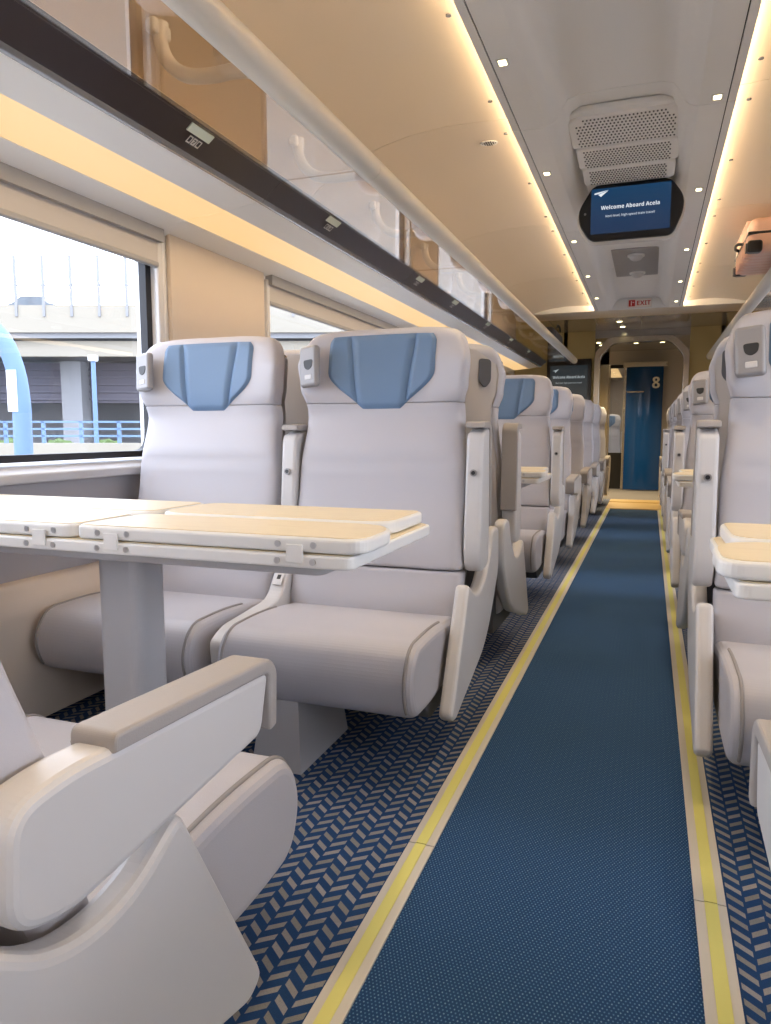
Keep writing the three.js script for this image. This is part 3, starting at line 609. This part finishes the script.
{
  const g = thing('glass_door', 'narrow glass end door with black lower panel beside the curved blue door', 'door', [-0.345, 0, -11.46]);
  part('door_glass', box(-0.1, 0.1, 0.55, 1.8, -0.004, 0.004), M.pane, g);
  part('lower_panel', rbox(0.22, 0.54, 0.03, 0.006, 0, 0.28, 0), M.black, g);
  for (const x of [-0.11, 0.11]) part('stile', rbox(0.02, 1.84, 0.04, 0.005, x, 0.93, 0), M.steel, g);
  part('top_rail', rbox(0.22, 0.05, 0.04, 0.006, 0, 1.83, 0), M.black, g);
  const w = struct('wall_next', 'shell of the neighbouring carriage seen through the glass end door', 'wall');
  part('next_floor', box(-1.6, 1.6, -0.012, 0, -11.6, -17), M.carpet, w);
  part('next_ceiling', box(-1.6, 1.6, 2.0, 2.05, -11.6, -17), M.ceiling, w);
  part('next_wall', box(-1.6, -1.55, -0.1, 2.05, -11.6, -17), M.wallBeige, w); part('next_wall', box(1.55, 1.6, -0.1, 2.05, -11.6, -17), M.wallBeige, w); part('next_wall', box(-1.6, 1.6, -0.1, 2.05, -17, -17.05), M.wallBeige, w);
  part('next_rack', box(-1.55, -0.8, 1.6, 1.68, -11.7, -16.8), M.band, w);
  const nl = thing('carriage_light', 'long warm ceiling light in the neighbouring carriage', 'light', [-0.6, 1.995, -14]);
  part('diffuser', rbox(0.3, 0.01, 4, 0.004), M.lens, nl); nl.add(lightRect(4, 0.3, [0, -0.01, 0], [0.05, -1, 0], [1, 0.9, 0.75], 5, 'next'));
  placeSeat('aisle', -0.62, -13.6, false, true, 'grey seat with blue head pad beyond the glass end door', 'seats in the neighbouring carriage');
}
{
  const tv = thing('wall_monitor', 'black wall monitor on the khaki partition showing a dim welcome message', 'screen', [-0.87, 1.43, ZE + 0.03]);
  part('case', rbox(0.56, 0.72, 0.05, 0.015), M.black, tv);
  const tex = canvasTex(512, 512, (g, w, h) => { g.fillStyle = '#2a3338'; g.fillRect(0, 0, w, h); g.fillStyle = '#c8d4d8'; g.beginPath(); g.moveTo(30, 60); g.lineTo(120, 40); g.lineTo(70, 84); g.lineTo(60, 62); g.closePath(); g.fill(); g.textAlign = 'center'; g.font = 'bold 42px sans-serif'; g.fillText('Welcome Aboard Acela', 256, 150, 440); g.font = '24px sans-serif'; g.fillText('Next-level, high-speed train travel!', 256, 210, 360); });
  const f = part('display', new THREE.PlaneGeometry(0.47, 0.56), S([0.02, 0.02, 0.02], 0.2, 0, { emissive: col(1, 1, 1), emissiveMap: tex, emissiveIntensity: 0.42 }), tv); f.position.z = 0.0262;
}

// ------------------------------------------------------------------ luggage
{
  const c = thing('suitcase', 'pale pink ribbed hard suitcase with black straps lying on the luggage rack', 'suitcase', [0.735, 1.744, -4.42]);
  part('body', rbox(0.34, 0.175, 0.62, 0.045, 0, 0.0925, 0, 5), M.pink, c);
  for (let i = 0; i < 7; i++) part('rib', rbox(0.347, 0.18, 0.012, 0.005, 0, 0.0925, -0.21 + i * 0.07), M.pink, c);
  part('zip_band', rbox(0.348, 0.014, 0.626, 0.006, 0, 0.10, 0), M.black, c);
  for (const [x, z] of [[-0.14, 0.29], [-0.14, -0.29], [0.14, 0.29]]) { const w = part('wheel_housing', rbox(0.07, 0.06, 0.06, 0.015, x, 0.035, z), M.black, c); part('wheel', cyl(0.025, 0.02, x - 0.03, 0.03, z + 0.0, 'x', 16), M.darkGrey, w); }
  part('side_handle', tube([[-0.172, 0.1, -0.08], [-0.192, 0.105, -0.06], [-0.194, 0.105, 0.06], [-0.172, 0.1, 0.08]], 0.008, 16, 8), M.black, c);
  const b = thing('dark_bag', 'black soft bag lying at the far end of the luggage rack, monitor side', 'bag', [-0.88, 1.745, -7.7]);
  part('bag_body', rbox(0.22, 0.15, 0.7, 0.06, 0, 0.076, 0, 5), M.darkGrey, b);
  part('bag_strap', tube([[0.1, 0.16, -0.15], [0.1, 0.19, -0.08], [0.1, 0.19, 0.08], [0.1, 0.16, 0.15]], 0.01, 16, 8), M.black, b);
}

// ------------------------------------------------------------------ outside the windows
{
  struct('ground_outside', 'pale gravel ground beside the train', 'ground', box(-160, 160, -1.4, -1.3, 60, -160), M.ground);
  // frame that stands across the view of the window: u along the bridge, d away from the train
  const cy = Math.cos(YAW), sy = Math.sin(YAW);
  const place = (o, u, y, d) => { o.position.set(EYE.x + u * cy - d * sy, y, -u * sy - d * cy); o.rotation.y = YAW; };
  const D = 60, hpx = (py, d) => 0.86 + (VY - py) * d / F, upx = (px, d) => (px - CX) * d / F;
  const br = thing('overpass', 'concrete road overpass with pale girders and tall mesh fence outside the window', 'bridge');
  place(br, -25, 0, D);
  const W = 60;
  const bx = (name, mat, y0, y1, d0, d1, x0 = -W / 2, x1 = W / 2, par = br) => part(name, box(x0, x1, y0, y1, d0, d1), mat, par);
  bx('parapet', M.concrete, hpx(335, D), hpx(309, D), 0, -0.5);
  bx('deck', M.concreteGrey, hpx(340, D), hpx(330, D), -0.3, -26);
  bx('girder', M.concrete, hpx(357, D), hpx(342, D), -0.9, -1.6);
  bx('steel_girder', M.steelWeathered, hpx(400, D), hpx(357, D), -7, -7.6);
  for (let i = 0; i < 5; i++) bx('steel_flange', M.steelWeathered, hpx(365 + i * 8, D), hpx(363 + i * 8, D), -6.7, -7.0);
  for (let x = -14; x < 20; x += 2.25) { const p = bx('fence_post', M.concreteGrey, hpx(320, D), hpx(262, D), 0.1, -0.06, x - 0.1, x + 0.1); }
  bx('fence_rail', M.concreteGrey, hpx(290, D) - 0.06, hpx(290, D) + 0.06, 0.0, -0.06);
  for (const x of [-12.5, -3, 6, 15]) bx('pier', M.concreteGrey, -1.3, hpx(357, D), -5, -7, x - 0.9, x + 0.9);
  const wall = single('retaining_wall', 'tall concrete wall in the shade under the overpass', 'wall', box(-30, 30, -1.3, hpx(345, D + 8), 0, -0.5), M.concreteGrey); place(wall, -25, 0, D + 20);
  const car = thing('car', 'dark car on the overpass behind the mesh fence', 'car'); place(car, upx(45, D + 2), hpx(309, D) - 0.5, D + 2);
  part('car_body', extrude(roundShape([[-2, 0.2], [2, 0.2], [2, 0.75], [1.3, 0.9], [0.8, 1.45], [-0.9, 1.45], [-1.6, 0.9], [-2, 0.8]], 0.15), 1.7, 0.08), M.carPaint, car);
  for (const x of [-1.25, 1.25]) part('wheel', cyl(0.32, 0.2, x, 0.32, 0.75, 'z', 16), M.black, car);
  // railing and low wall nearer the train
  const ra = thing('blue_railing', 'pale blue metal railing on a low concrete wall outside', 'railing'); const DR = 22; place(ra, -8, 0, DR);
  for (const py of [422, 429, 436]) part('rail', box(-8, 8, hpx(py, DR) - 0.03, hpx(py, DR) + 0.03, 0, -0.05), M.pipeBlue, ra);
  for (let x = -7; x < 7; x += 1.15) part('post', box(x - 0.05, x + 0.05, hpx(443, DR), hpx(421, DR), 0.0, -0.08), M.pipeBlue, ra);
  const lw = single('low_wall', 'cream concrete low wall beneath the blue railing', 'wall', box(-8, 8, -1.3, hpx(443, DR), 0.1, -0.4), M.concrete); place(lw, -8, 0, DR);
  const pp = thing('blue_pipe_arch', 'thick pale blue arched pipe standing beside the track', 'pipe'); const DP = 9; place(pp, 0, 0, DP);
  const q = (px, py) => [upx(px, DP), hpx(py, DP), 0];
  part('pipe', tube([[upx(25, DP), -1.3, 0], q(25, 440), q(25, 400), q(21, 370), q(9, 340), q(-12, 322), q(-40, 318), q(-70, 325), q(-90, 350), [upx(-96, DP), -1.3, 0]], 0.11, 60, 14), M.pipeBlue, pp);
  const tag = part('paper_patch', box(-0.07, 0.05, 0, 0.5, 0.11, 0.115), M.white, pp); tag.position.set(upx(22, DP), hpx(412, DP), 0);
  const lp = thing('lamp_post', 'slender pale lamp post in front of the dark overpass', 'lamp post'); const DL = 30; place(lp, upx(98, DL), 0, DL);
  part('mast', cyl(0.09, hpx(362, DL) + 1.3, 0, (hpx(362, DL) - 1.3) / 2, 0, 'y', 10), M.pipeBlue, lp); part('lamp_head', rbox(0.3, 0.25, 0.4, 0.05, 0, hpx(360, DL), 0), M.white, lp);
  [[62, 0], [112, 1], [12, 2]].forEach(([px]) => { const DB = 40; const b = single('bush', 'green and yellow roadside bush under the overpass', 'bush', new THREE.IcosahedronGeometry(1.1, 3).scale(0.95, 0.8, 0.8), M.green, 'bushes under the overpass'); place(b, upx(px, DB), -0.4, DB);
    const p = b.geometry.attributes.position; for (let i = 0; i < p.count; i++) { const k = 0.85 + 0.3 * Math.abs(Math.sin(p.getX(i) * 7 + px) * Math.cos(p.getY(i) * 9 + p.getZ(i) * 5)); p.setXYZ(i, p.getX(i) * k, p.getY(i) * k, p.getZ(i) * k); } b.geometry.computeVertexNormals(); });
}
renderer.render(scene, camera);
